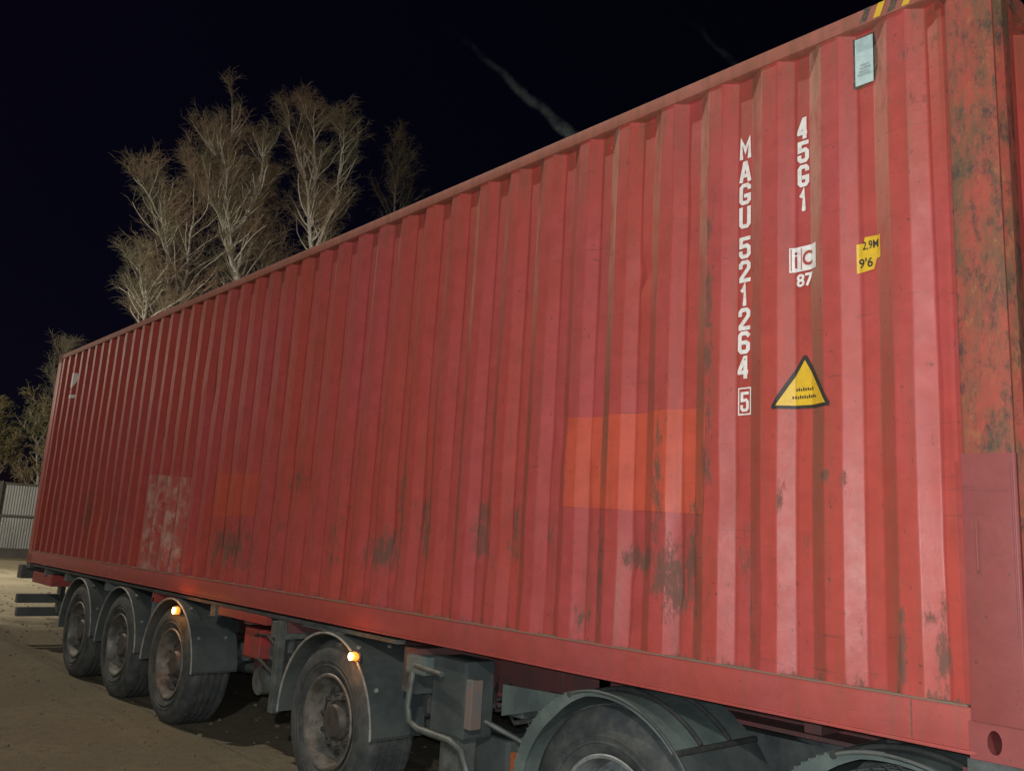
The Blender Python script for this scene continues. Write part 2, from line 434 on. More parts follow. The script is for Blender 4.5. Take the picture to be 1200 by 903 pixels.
def glyph(ch, cx, cz, w_, h_, mb=None, bold=.028, shear=0):
    mb = mb or MB()
    cu = bpy.data.curves.new('glyph', 'FONT'); cu.body = ch; cu.size = 1; cu.offset = bold; cu.resolution_u = 3
    o = bpy.data.objects.new('glyph', cu); COL.objects.link(o)
    bpy.context.view_layer.update()
    dg = bpy.context.evaluated_depsgraph_get(); m_ = bpy.data.meshes.new_from_object(o.evaluated_get(dg))
    xs_ = [v.co.x for v in m_.vertices]; ys_ = [v.co.y for v in m_.vertices]
    ax, bx, ay, by = min(xs_), max(xs_), min(ys_), max(ys_)
    fs = [tuple(p.vertices) for p in m_.polygons]
    mb.add([(cx + ((v.co.x - ax) / (bx - ax) - .5) * w_ + shear * ((v.co.y - ay) / (by - ay) - .5) * h_, 0, cz + ((v.co.y - ay) / (by - ay) - .5) * h_) for v in m_.vertices], fs)
    bpy.data.objects.remove(o); bpy.data.curves.remove(cu); bpy.data.meshes.remove(m_)
    return mb
STROKES = {
    'M': [[(0, 0), (0, 1), (.5, .38), (1, 1), (1, 0)]],
    'A': [[(0, 0), (.42, 1), (.58, 1), (1, 0)], [(.27, .27), (.73, .27)]],
    'G': [[(1, .84), (1, .88), (.78, 1), (.22, 1), (0, .88), (0, .12), (.22, 0), (.78, 0), (1, .12), (1, .40), (.58, .40)]],
    'U': [[(0, 1), (0, .12), (.22, 0), (.78, 0), (1, .12), (1, 1)]],
    '5': [[(.96, 1), (.04, 1), (.04, .57), (.76, .60), (1, .48), (1, .12), (.78, 0), (.22, 0), (0, .12), (0, .22)]],
    '2': [[(0, .76), (0, .88), (.22, 1), (.78, 1), (1, .88), (1, .66), (.06, .12), (.06, 0), (1, 0)]],
    '1': [[(.06, .76), (.30, .82), (.52, 1), (.52, .07)], [(.10, 0), (.94, 0)]],
    '6': [[(.98, .90), (.78, 1), (.22, 1), (0, .88), (0, .12), (.22, 0), (.78, 0), (1, .12), (1, .40), (.78, .50), (.14, .49)]],
    '4': [[(.56, .24), (.0, .24), (.0, .34), (.62, 1), (.70, 1), (.70, 0)], [(.84, .24), (1.02, .24)]]}
def stroke_glyph(ch, cx, cz, w_, h_, mb, t=.0185):
    W_, H_ = w_ - t, h_ - t
    for ln in STROKES[ch]:
        P = [Vector((cx + (a - .5) * W_, cz + (b - .5) * H_)) for a, b in ln]; n = len(P); vs = []
        for i, p in enumerate(P):
            d0 = (p - P[i - 1]).normalized() if i else (P[1] - p).normalized()
            d1 = (P[i + 1] - p).normalized() if i < n - 1 else d0
            n0, n1 = Vector((-d0.y, d0.x)), Vector((-d1.y, d1.x)); m_ = (n0 + n1)
            m_ = m_.normalized() if m_.length > 1e-4 else n0
            k = t / 2 / max(.45, m_.dot(n0))
            ext = d0 * (-t * .5 if i == 0 else 0) + d1 * (t * .5 if i == n - 1 else 0)
            if ch in 'A14' and n == 2: ext = ext * 0
            for sg in (1, -1):
                q = p + m_ * k * sg + ext; vs.append((q.x, 0, q.y))
        mb.add(vs, [(2 * i, 2 * i + 2, 2 * i + 3, 2 * i + 1) for i in range(n - 1)])
    return mb
# vertical code: M A G U  5 2 1 2 6 4  [5]
zc = [2.462, 2.348, 2.238, 2.124, 1.980, 1.868, 1.758, 1.646, 1.538, 1.426]
mb = MB()
for ch, z in zip('MAGU521264', zc): stroke_glyph(ch, -1.0665, z, .040 if ch == '1' else .060, .103, mb)
o = decal('serial_number', mb, M['white'], CON, label='white vertical code lettering MAGU 521264')
mb = MB(); stroke_glyph('5', -1.0615, 1.272, .042, .088, mb, .013)
for a in ((-1.094, -1.029, 1.213, 1.2195), (-1.094, -1.029, 1.3285, 1.335), (-1.094, -1.088, 1.2195, 1.3285), (-1.035, -1.029, 1.2195, 1.3285)):
    r_ = rect(*a); mb.add(r_.v, r_.f)
decal('check_digit', mb, M['white'], CON, label='white boxed digit 5')
mb = MB()
for ch, z in zip('45G1', (2.465, 2.354, 2.243, 2.131)): stroke_glyph(ch, -.780, z, .036 if ch == '1' else .054, .101, mb)
decal('size_code', mb, M['white'], CON, label='white vertical code 45G1')
# rail approval square: white plate with two letters and 87 below
decal('approval_square', rect(-.842, -.718, 1.812, 1.922), M['white'], CON, label='white square mark with the letters i and c')
mb = MB(); glyph('i', -.815, 1.866, .013, .074, mb, .02); glyph('C', -.762, 1.866, .048, .066, mb, .03)
for a in ((-.836, -.832, 1.818, 1.916), (-.793, -.789, 1.818, 1.916)): r_ = rect(*a); mb.add(r_.v, r_.f)
decal('approval_letters', mb, M['paint'], CON, .004, True)
mb = MB(); glyph('87', -.776, 1.772, .078, .058, mb)
decal('approval_number', mb, M['white'], CON)
# yellow height sticker
decal('height_sticker', poly([(-.548, 1.750), (-.480, 1.758), (-.468, 1.800), (-.450, 1.800), (-.450, 1.895), (-.515, 1.898), (-.520, 1.875), (-.548, 1.872)]), M['yellow'], CON, label='torn yellow height sticker')
mb = MB()
glyph('2.9M', -.492, 1.862, .066, .036, mb, .02)
decal('height_print', mb, M['black'], CON, .0035)
mb = MB(); glyph("9'6", -.512, 1.790, .056, .042, mb, .02)
decal('height_print', mb, M['black'], CON, .0035)
# warning triangle with a black border
decal('warning_border', poly([(-.910, 1.222), (-.657, 1.218), (-.655, 1.232), (-.770, 1.444), (-.786, 1.444), (-.912, 1.236)]), M['black'], CON, .002)
decal('warning_triangle', poly([(-.892, 1.236), (-.674, 1.232), (-.778, 1.424)]), M['yellow'], CON, .0035, label='yellow triangular warning sticker with black border')
mb = MB()                                                     # two lines of print too small to read in the photograph
for zz_, n_ in ((1.300, 8), (1.268, 11)):
    for i in range(n_):
        x_ = -.778 + (i - (n_ - 1) / 2) * .0098; h_ = (.011, .014, .009, .013)[(i * 7) % 4]
        r_ = rect(x_ - .0034, x_ + .0030, zz_ - .006, zz_ - .006 + h_); mb.add(r_.v, r_.f)
wp_ = decal('warning_print', mb, M['black'], CON, .005); wp_['kind'] = 'stuff'
# pale tag with dark surround near the top corner
decal('tag_surround', poly([(-.546, 2.560), (-.530, 2.552), (-.455, 2.570), (-.442, 2.62), (-.442, 2.70), (-.458, 2.792), (-.546, 2.788)]), M['hazardblack'], CON, .002)
decal('number_tag', rect(-.538, -.462, 2.566, 2.782), M['tag'], CON, .006, label='pale blue tag with grey print')
mb = MB()
for i in range(4):
    r_ = rect(-.528 + .004 * i, -.472 - .006 * (i % 2), 2.608 + i * .014, 2.616 + i * .014); mb.add(r_.v, r_.f)
glyph('PASS', -.500, 2.680, .05, .016, mb, .02) if False else None
decal('tag_print', mb, M['tagprint'], CON, .008)
# repainted rectangles, peeled placard, far lettering
decal('repainted_patch', poly([(-2.112, .812), (-1.252, .782), (-1.236, 1.262), (-2.122, 1.268)]), M['orange'], CON, .0015, True, 'brighter orange red repainted rectangle')
decal('repainted_patch', poly([(-6.33, .70), (-5.62, .72), (-5.58, 1.062), (-6.35, 1.072)]), M['orangedull'], CON, .0015, True, 'small orange red repainted rectangle')
decal('placard', poly([(-7.98, .168), (-7.03, .172), (-7.00, 1.055), (-8.02, 1.105)]), M['placard'], CON, .002, False, 'big peeled whitish placard')
decal('placard_print', poly([(-7.90, .74), (-7.44, .74), (-7.44, .985), (-7.90, .985)]), M['placardred'], CON, .0035)
decal('placard_print', poly([(-7.80, .44), (-7.46, .44), (-7.46, .60), (-7.80, .60)]), M['placardred'], CON, .0035)
decal('far_logo', poly([(-11.44, 2.36), (-11.36, 2.34), (-11.26, 2.46), (-11.30, 2.54), (-11.43, 2.55)]), M['white'], CON, .003)
decal('far_logo', poly([(-11.44, 2.20), (-11.16, 2.20), (-11.20, 2.26), (-11.30, 2.245), (-11.43, 2.25)]), M['white'], CON, .003)

# rails
for side in (0, 1):
    sy = (lambda y: y) if side == 0 else (lambda y: 2.438 - y)
    def B(x0, x1, y0, y1, z0, z1, mb):
        a, b = sorted((sy(y0), sy(y1))); mb.box(x0, x1, a, b, z0, z1)
    m_ = MB(); B(-12.03, -.16, 0, .060, 2.815, 2.884, m_)
    m_.build('top_rail', M['paint'] if side else M['railtop'], CON, 40, .007)
    m_ = MB(); B(-12.03, -.16, .0, .008, .022, .158, m_); B(-12.03, -.16, -.006, .055, .010, .0215, m_); B(-12.03, -.16, .0085, .05, .150, .158, m_)
    ob = m_.build('bottom_rail', M['railpaint'], CON, 40, .0015)
    m_ = MB(); B(-12.03, -.18, -.003, .0485, .1585, .1645, m_); m_.build('dirty_ledge', M['ledge'], CON, None, .0012)
    m_ = MB(); B(-.3675, -.364, -.0012, .003, .024, .156, m_); m_.build('rail_weld', M['hazardblack'], CON)
def hazard():
    for i in range(6):
        m_ = MB(); x = -.50 + i * .058
        z0, z1 = 2.822, 2.882
        m_.add([(x, -.0015, z0), (x + .029, -.0015, z0), (x + .052, -.0015, z1), (x + .023, -.0015, z1)], [(0, 1, 2, 3)])
        m_.add([(x + .023, -.0015, 2.882), (x + .052, -.0015, 2.882), (x + .052, .05, 2.8855), (x + .023, .05, 2.8855)], [(0, 1, 2, 3)])
        m_.build('hazard_stripe', M['yellow' if i % 2 else 'hazardblack'], CON)
hazard()
# corner posts
front = [(0, 0), (0, .018), (-.034, .036), (-.034, .084), (-.004, .128), (-.004, .205), (-.05, .205), (-.165, .05), (-.165, .006), (-.155, 0)]
rear = [(-12.192, 0), (-12.035, 0), (-12.03, .006), (-12.03, .06), (-12.12, .15), (-12.192, .15)]
for pf, x_ in ((front, 0), (rear, 1)):
    for side in (0, 1):
        pr = pf if side == 0 else [(x, 2.438 - y) for x, y in pf]
        m_ = MB(); m_.prism(pr, 'z', .118, 2.778)
        m_.build('corner_post', M['rustpost'] if not x_ else M['paint'], CON, 30, .002)
# repair plate over the lower front post
m_ = MB(); m_.prism([(-.168, -.007), (-.004, -.007), (.003, -.001), (.003, .018), (-.003, .018), (-.003, .0), (-.168, -.0005)], 'z', .119, 1.002)
pl = m_.build('repair_plate', M['mauve'], CON, 30, .0015); pl['label'] = 'smooth mauve steel plate over the lower post'
m_ = MB(); m_.box(-.130, -.125, -.011, -.0072, .60, .78); m_.box(-.012, -.0085, -.011, -.0072, .40, .97); m_.build('weld_bead', M['mauve'], CON, bevel=.001)
# castings with their oval hole
def casting(x0, x1, y0, y1, z0, z1, out):
    """box with an oval hole in the face y = out"""
    m_ = MB(); k = 24; cx, cz = (x0 + x1) / 2 - .014, (z0 + z1) / 2 + .002; inn = y1 if out == y0 else y0
    dep = out + (.13 if out == y0 else -.13)
    hole = [(cx + .022 * math.cos(2 * math.pi * i / k) , cz + .038 * math.sin(2 * math.pi * i / k)) for i in range(k)]
    def sq(i):
        t = 2 * math.pi * i / k; c, s_ = math.cos(t), math.sin(t); q = 1 / max(abs(c), abs(s_))
        return ((x0 + x1) / 2 + c * q * (x1 - x0) / 2, (z0 + z1) / 2 + s_ * q * (z1 - z0) / 2)
    o_ = [sq(i) for i in range(k)]
    vs = [(x, out, z) for x, z in o_] + [(x, out, z) for x, z in hole] + [(x, dep, z) for x, z in hole] + [(x, inn, z) for x, z in o_]
    fs = []
    for i in range(k):
        j = (i + 1) % k
        fs += [(i, j, k + j, k + i), (k + i, k + j, 2 * k + j, 2 * k + i), (j, i, 3 * k + i, 3 * k + j)]
    fs += [tuple(range(2 * k, 3 * k)), tuple(range(3 * k, 4 * k))]
    return m_.add(vs, fs)
for x0, x1 in ((-.178, .004), (-12.196, -12.014)):
    for y0, y1, out in ((-.004, .162, -.004), (2.276, 2.442, 2.442)):
        for z0, z1 in ((0, .118), (2.778, 2.896)):
            casting(x0, x1, y0, y1, z0, z1, out).build('corner_casting', M['mauve'] if z0 == 0 and x0 > -1 else M['rustpost'], CON, 35)
# roof, floor, end walls, rear door leaves
m_ = MB()
n_ = 84
for i in range(n_ + 1):
    x = -.16 - (12.03 - .16) * i / n_; z = 2.872 + (.010 if i % 2 else -.004)
    m_.v += [(x, .0605, z), (x, 2.3775, z)]
for i in range(n_): m_.f.append((2 * i, 2 * i + 1, 2 * i + 3, 2 * i + 2))
m_.build('roof', M['paint'], CON)
MB().box(-12.02, -.06, .06, 2.378, .13, .158).build('floor', M['plywood'], CON)
m_ = MB()
for i in range(29):
    y = .2052 + (2.2328 - .2052) * i / 28; x = (-.012, -.012, -.055, -.055)[i % 4]
    m_.v += [(x, y, .16), (x, y, 2.80)]
for i in range(28): m_.f.append((2 * i, 2 * i + 2, 2 * i + 3, 2 * i + 1))
m_.build('end_wall', M['paint'], CON)
MB().box(-.10, -.004, .163, 2.275, .0, .155).build('front_sill', M['paint'], CON, bevel=.003)
MB().box(-.10, -.004, .163, 2.275, 2.80, 2.893).build('front_header', M['rustpost'], CON, bevel=.003)
for s_ in (0, 1):
    y0 = .16 + s_ * 1.06; dm = MB().box(-12.185, -12.14, y0, y0 + 1.05, .16, 2.78).build('rear_door', M['paint'], CON, bevel=.003)
    for yy in (.3, .75): MB().tube([(-12.205, y0 + yy, .2), (-12.205, y0 + yy, 2.75)], .017, 8).build('lock_rod', M['greypart'], dm)
MB().box(-12.19, -12.04, .163, 2.275, .0, .155).build('rear_sill', M['paint'], CON, bevel=.003)

# ------------------------------------------------------------------ wheels
def tyre_mb(r, wd, rr):
    q = [(rr, .03), (rr + .03, .012), (rr + .06, .0), (r - .10, -.004), (r - .045, .006), (r - .012, .030), (r, .052)]
    nG = 4; step = (wd - .104) / (nG + 1)
    for i in range(nG):
        y = .052 + step * (i + 1); q += [(r, y - .009), (r - .014, y - .006), (r - .014, y + .006), (r, y + .009)]
    q += [(r, wd - .052), (r - .012, wd - .03), (r - .045, wd - .006), (r - .10, wd + .004), (rr + .06, wd), (rr, wd - .03)]
    m_ = MB().lathe(q, (0, 0, 0), 64)
    # tread blocks: cross cuts shown as raised lugs between the grooves
    for j in range(56):
        a = 2 * math.pi * j / 56
        for i in range(nG + 1):
            ya = .052 + step * i + .011; yb = .052 + step * (i + 1) - .011; a0 = a + (.5 if i % 2 else 0) * 2 * math.pi / 56
            w_ = 2 * math.pi / 56 * .40; vs = []
            for rad in (r - .001, r + .006):
                for an, y in ((a0 - w_, ya), (a0 + w_, ya), (a0 + w_, yb), (a0 - w_, yb)): vs.append((rad * math.cos(an), y, rad * math.sin(an)))
            m_.add(vs, [(4, 5, 6, 7), (0, 1, 5, 4), (1, 2, 6, 5), (2, 3, 7, 6), (3, 0, 4, 7)])
    # raised sidewall rings
    for rad in (r - .125, r - .155): m_.lathe([(rad - .005, .0005), (rad - .003, -.007), (rad + .003, -.007), (rad + .005, .0005)], (0, 0, 0), 64)
    return m_
def rim_mb(rr, deep, holes=10, dish=None):
    dish = dish if dish is not None else deep
    k = 60
    m_ = MB().lathe([(rr + .004, .022), (rr + .010, .010), (rr + .004, .004), (rr - .010, .006), (rr - .014, .03), (rr - .026, .06), (rr - .034, deep + .02), (rr - .05, deep + .02)], (0, 0, 0), k)
    per = k // holes
    pf = [(rr - .034, deep + .025), (rr - .070, deep + .004), (rr - .115, deep - .012), (.155, deep - .012), (.125, deep - .004), (.100, deep - .004)]
    m_.lathe(pf, (0, 0, 0), k, skip=lambda j, i: i == 1 and (j % per) < per // 2)
    m_.lathe([(rr - .034, deep + .06), (.05, deep + .06)], (0, 0, 0), k)      # brake drum face seen through the hand holes
    return m_
def hub_mb(deep, out):
    m_ = MB().lathe([(.128, deep - .002), (.126, deep - .03), (.118, deep - .036), (.108, out + .02), (.096, out), (.0, out)], (0, 0, 0), 28)
    for i in range(10):
        a = 2 * math.pi * (i + .5) / 10; c = (.1675 * math.cos(a), .1675 * math.sin(a))
        m_.tube([(c[0], deep - .013, c[1]), (c[0], deep - .048, c[1])], .015, 6)
    return m_
def wheel_proto(parent, r, wd, rr, deep, out, rimmat):
    wh = hub_mb(deep, out).build('wheel', M['hub'], parent, 35)
    tyre_mb(r, wd, rr).build('tyre', M['tyre'], wh, 50)
    rim_mb(rr, deep).build('rim', rimmat, wh, 35)
    return wh

# ------------------------------------------------------------------ the trailer
TR = thing('container_trailer', 'dirty container trailer with lit orange side lamps and big single tyres under the red container', 'trailer', (-6.2, 1.22, 0))
def T(mb, name, mat, **k):
    p = k.pop('parent', TR); off = Vector((6.2, -1.22, 0)) if p is TR else Vector((0, 0, 0))
    mb.v = [tuple(Vector(v) + off) for v in mb.v]
    return mb.build(name, mat, p, **k)
R_T = .508
AX = (-4.13, -6.84, -8.20, -9.56)
proto = wheel_proto(TR, R_T, .385, .292, .115, .045, M['rim'])
first = True
for x in AX:
    for side in (0, 1):
        o = proto if first else copy_tree(proto, TR); first = False
        o.location = (x + 6.2, (-.03 if side == 0 else 2.468) - 1.22, R_T - .008)
        o.rotation_euler = (0, rnd.random() * 6, 0) if side == 0 else (0, 0, math.pi)
# chassis beams and cross members
for y in (.72, 1.60):
    m_ = MB().box(-12.25, -3.2, y, y + .012, .72, 1.065)
    m_.box(-12.25, -3.2, y - .06, y + .075, 1.0655, 1.085); m_.box(-12.25, -3.2, y - .06, y + .075, .70, .7195)
    m_.prism([(-3.199, .72), (-3.199, 1.065), (-.1, 1.065), (-.1, .955), (-2.35, .955)], 'y', y, y + .012)
    m_.box(-3.199, -.1, y - .06, y + .075, 1.0655, 1.085)
    T(m_, 'chassis_beam', M['frame'])
for x in [-.16, -1.0, -2.2, -3.3, -4.9, -5.5, -6.15, -7.5, -8.9, -10.4, -11.3]:
    T(MB().box(x - .05, x + .05, .02, 2.42, .975, 1.064) if x not in (-1.0, -2.2) else MB().box(x - .04, x + .04, .5, 1.94, .97, 1.064), 'cross_member', M['frame'] if x > -6 else M['redpart'] if x in (-7.5,) else M['framegrey'])
for y in (.0, 2.36):
    for x0, x1 in ((-11.9, -3.45),):
        T(MB().box(x0, x1, y + .01, y + .07, 1.066, 1.092), 'side_rail', M['framegrey'], bevel=.002)
T(MB().box(-3.1, -.3, .55, 1.9, .935, .954), 'coupling_plate', M['frame'])
T(MB().prism([(-3.05, 1.06), (-1.95, 1.06), (-1.95, .98), (-2.55, .83), (-3.05, .80)], 'y', .50, .512), 'gooseneck_plate', M['frame'])
# twist locks
for x in (-.10, -12.09):
    for y in (.0, 2.28): T(MB().box(x - .09, x + .09, y, y + .15, 1.03 if x < -1 else 1.0, 1.099), 'twist_lock', M['framegrey'], bevel=.004)
# rear end: cross beam, under-run bars, lamps
T(MB().box(-12.46, -12.26, -.03, 2.47, .88, 1.06), 'rear_beam', M['framegrey'], bevel=.006)
T(MB().box(-12.40, -12.30, -.02, 2.46, .55, .67), 'underrun_bar', M['guard'], bevel=.008)
T(MB().box(-12.52, -12.42, .03, 2.41, .36, .48), 'underrun_bar', M['guard'], bevel=.008)
for y in (.5, 1.9): T(MB().box(-12.42, -12.25, y, y + .06, .40, .879), 'underrun_bracket', M['framegrey'])
T(MB().box(-11.9, -11.0, .03, .42, .86, 1.0), 'tool_rail', M['redpart'], bevel=.005)
# mudguards: open arches of sheet over each wheel
def arch(cx, cz, r, y0, y1, a0, a1, th=.006, low=None, k=30):
    """sheet arch from angle a0 to a1 (deg, 0 = front), with straight skirts down to z = low"""
    pts = []
    if low: pts.append((cx + r * math.cos(R(a0)), low[0]))
    for i in range(k + 1):
        a = R(a0 + (a1 - a0) * i / k); pts.append((cx + r * math.cos(a), cz + r * math.sin(a)))
    if low: pts.append((cx + r * math.cos(R(a1)), low[1]))
    return pts
def arch_mb(pts, y0, y1, th=.008):
    m_ = MB(); n = len(pts); c = Vector((sum(p[0] for p in pts) / n, min(p[1] for p in pts) - .2))
    prof_in = []
    for i, p in enumerate(pts):
        a = Vector(pts[max(i - 1, 0)]); b = Vector(pts[min(i + 1, n - 1)]); t = (b - a).normalized(); nn = Vector((-t.y, t.x))
        prof_in.append((p[0] + nn.x * th, p[1] + nn.y * th))
    for i in range(n - 1):
        a, b, c_, d_ = pts[i], pts[i + 1], prof_in[i + 1], prof_in[i]
        m_.add([(a[0], y0, a[1]), (b[0], y0, b[1]), (b[0], y1, b[1]), (a[0], y1, a[1]), (d_[0], y0, d_[1]), (c_[0], y0, c_[1]), (c_[0], y1, c_[1]), (d_[0], y1, d_[1])],
               [(0, 1, 2, 3), (7, 6, 5, 4), (0, 4, 5, 1), (3, 2, 6, 7)])
    return m_
def lip_mb(pts, y, r=.009): return MB().tube([(p[0], y, p[1]) for p in pts], r, 7)
def valance(pts, y, w_=.03):
    m_ = MB()
    return m_
for i, x in enumerate(AX):
    for side in (0, 1):
        lo = (.50, .46) if i != 0 else (.50, .46)
        pts = arch(x - .03, .468, .588, 0, 0, 2, 178, low=lo)
        y0, y1 = (-.045, .36) if side == 0 else (2.078, 2.483); yo = y0 if side == 0 else y1
        gd = T(arch_mb(pts, y0, y1), 'mudguard', M['guard'], smooth=40)
        # thin return flange, edge coloured pale for caught light, slightly proud of the sheet
        for q in (30, 62, 118, 150):
            c_ = (x - .03 + .592 * math.cos(R(q)), .468 + .592 * math.sin(R(q))); t_ = (math.cos(R(q)), math.sin(R(q)))
            for yy in (.06, .30):
                yb = y0 + yy if side == 0 else y1 - yy
                T(MB().tube([(c_[0], yb, c_[1]), (c_[0] + t_[0] * .012, yb, c_[1] + t_[1] * .012)], .014, 6), 'bolt', M['lip']).parent = gd
        fl_ = T(lip_mb(pts, yo + (-.004 if side == 0 else .004), .0085), 'edge_strip', M['lip'], smooth=60)
        fl_.parent = gd
for x, y0 in ((-4.13, .36), (-6.84, .36), (-8.2, .36), (-9.56, .36)):
    T(MB().tube([(x + .05, -.02, .99), (x + .05, .72, 1.03)], .018, 8), 'guard_bracket', M['framegrey'], smooth=60)
# ribbed flaps behind the arches, stays and plates between the wheels
T(MB().box(-7.545, -7.53, .0, .36, .30, .80), 'mud_flap', M['flap'])
T(MB().box(-8.895, -8.88, .0, .36, .30, .80), 'mud_flap', M['flap'])
T(MB().box(-7.53, -7.49, .02, .40, .62, 1.02), 'guard_stay', M['guardpale'], bevel=.004)
T(MB().box(-4.93, -4.87, -.03, .03, .42, 1.06), 'guard_stay', M['greypart'], bevel=.005)
T(MB().box(-5.02, -4.86, -.02, .30, .93, 1.05), 'support_bracket', M['greypart'], bevel=.008)
T(MB().prism([(-5.30, 1.05), (-4.9, 1.05), (-4.95, .82), (-5.12, .80)], 'y', .10, .14), 'support_plate', M['framegrey'], bevel=.004)
# suspension parts between the second and first axle groups
for x in AX:
    T(MB().tube([(x, .40, R_T), (x, 2.04, R_T)], .065, 12), 'axle', M['framegrey'], smooth=50)
    for y in (.62, 1.75):
        T(MB().lathe([(.02, -.11), (.10, -.11), (.135, -.06), (.12, 0), (.135, .06), (.10, .11), (.02, .11)], (0, 0, 0), 20) if False else
          MB().tube([(x - .38, y + .1, .50), (x - .38, y + .1, .56), (x - .38, y + .1, .66), (x - .38, y + .1, .76), (x - .38, y + .1, .84)], [.11, .145, .125, .145, .11], 18), 'air_spring', M['flap'], smooth=60)
        T(MB().prism([(x + .30, .72), (x + .52, .72), (x + .46, .42), (x + .36, .42)], 'y', y - .0, y + .10), 'spring_hanger', M['frame'], bevel=.006)
        T(MB().tube([(x + .42, y + .05, .47), (x, y + .05, .44), (x - .40, y + .05, .47)], [.045, .055, .045], 8), 'trailing_arm', M['framegrey'], smooth=60)
    T(MB().tube([(x + .12, .56, .62), (x + .30, .56, .62)], .085, 16), 'brake_chamber', M['greypart'], smooth=40)
T(MB().tube([(-5.18, .22, .60), (-5.18, .62, .60)], .125, 20), 'air_tank', M['tank'], smooth=40)
T(MB().tube([(-5.44, .14, .55), (-5.44, .50, .55)], .105, 18), 'air_tank', M['greypart'], smooth=40)
T(MB().box(-5.56, -5.30, .04, .34, .73, .95), 'valve_box', M['redpart'], bevel=.012)
T(MB().box(-5.20, -5.04, .08, .30, .74, .90), 'valve_box', M['greypart'], bevel=.012)
T(MB().tube([(-5.7, .1, .98), (-5.4, .05, .90), (-5.15, .03, .93), (-4.95, .02, .85)], .012, 6), 'air_hose', M['flap'], smooth=60)
T(MB().tube([(-5.8, .2, .84), (-5.5, .10, .70), (-5.3, .05, .74), (-5.0, .10, .60)], .012, 6), 'air_hose', M['flap'], smooth=60)
T(MB().box(-6.0, -5.15, .0, .05, 1.0, 1.064), 'marker_board', M['redpart'], bevel=.004)
T(MB().box(-4.62, -4.10, .01, .05, 1.052, 1.0645), 'guard_top_stay', M['greypart'])
# landing leg group ahead of the first wheel
lg = T(MB().box(-3.12, -2.82, .04, .26, .63, 1.045), 'landing_leg', M['guard'], bevel=.014)
T(MB().box(-3.06, -2.90, .08, .22, .33, .629), 'leg_tube', M['greypart'], bevel=.01).parent = lg
T(MB().box(-3.13, -2.83, .02, .28, .30, .329), 'leg_foot', M['greypart'], bevel=.01).parent = lg
T(MB().tube([(-3.26, .02, 1.03), (-3.26, .0, .92), (-3.27, -.01, .74), (-3.24, -.01, .66), (-3.15, -.01, .635), (-2.86, -.01, .63), (-2.76, -.01, .60), (-2.70, -.01, .50), (-2.69, -.01, .30)], .020, 10), 'side_guard_bar', M['greypart'], smooth=60)
T(MB().box(-3.32, -3.14, -.01, .20, .925, 1.03), 'leg_bracket', M['guardpale'], bevel=.012)
T(MB().tube([(-3.24, .0, .975), (-2.95, -.03, .965)], .016, 8), 'crank_shaft', M['greypart'], smooth=60)
T(MB().box(-2.79, -2.735, .02, .10, .70, .96), 'side_reflector_post', M['tank'], bevel=.006)
T(MB().prism([(-2.73, .93), (-2.73, .76), (-2.20, .90), (-2.20, .95)], 'y', .24, .26), 'leg_brace', M['guardpale'], bevel=.003)
T(MB().tube([(-2.82, .20, .72), (-2.55, .45, .56)], .016, 8), 'leg_stay', M['greypart'], smooth=60)
T(MB().box(-3.10, -2.72, .30, .62, .40, .62), 'valve_case', M['guard'], bevel=.02)
T(MB().tube([(-3.0, 1.22, .50), (-2.62, 1.22, .50)], .14, 18), 'air_tank', M['tank'], smooth=40)
T(MB().box(-3.5, -3.36, .1, .62, .78, 1.05), 'leg_bracket', M['guard'], bevel=.01)
for k in range(9):
    x = -3.45 + k * .16; q = random.Random(k)
    T(MB().tube([(x, .62, .98), (x + .05, .40 + .1 * q.random(), .80), (x + .25, .34, .66 + .1 * q.random()), (x + .5, .5, .80), (x + .62, .66, .95)], .010 + .006 * (k % 2), 6), 'air_hose', M['flap'], smooth=60)
for x, z in ((-2.65, .82), (-2.45, .86), (-5.0, .97), (-5.55, .62), (-3.42, .70)):
    T(MB().box(x - .05, x + .05, .28, .40, z - .06, z + .06), 'valve', M['framegrey'], bevel=.012)
for x in (-5.9, -5.62, -4.98, -3.40, -2.5):
    T(MB().prism([(x - .03, 1.06), (x + .03, 1.06), (x + .03, .70), (x - .03, .66)], 'y', .46, .70), 'frame_bracket', M['frame'], bevel=.004)
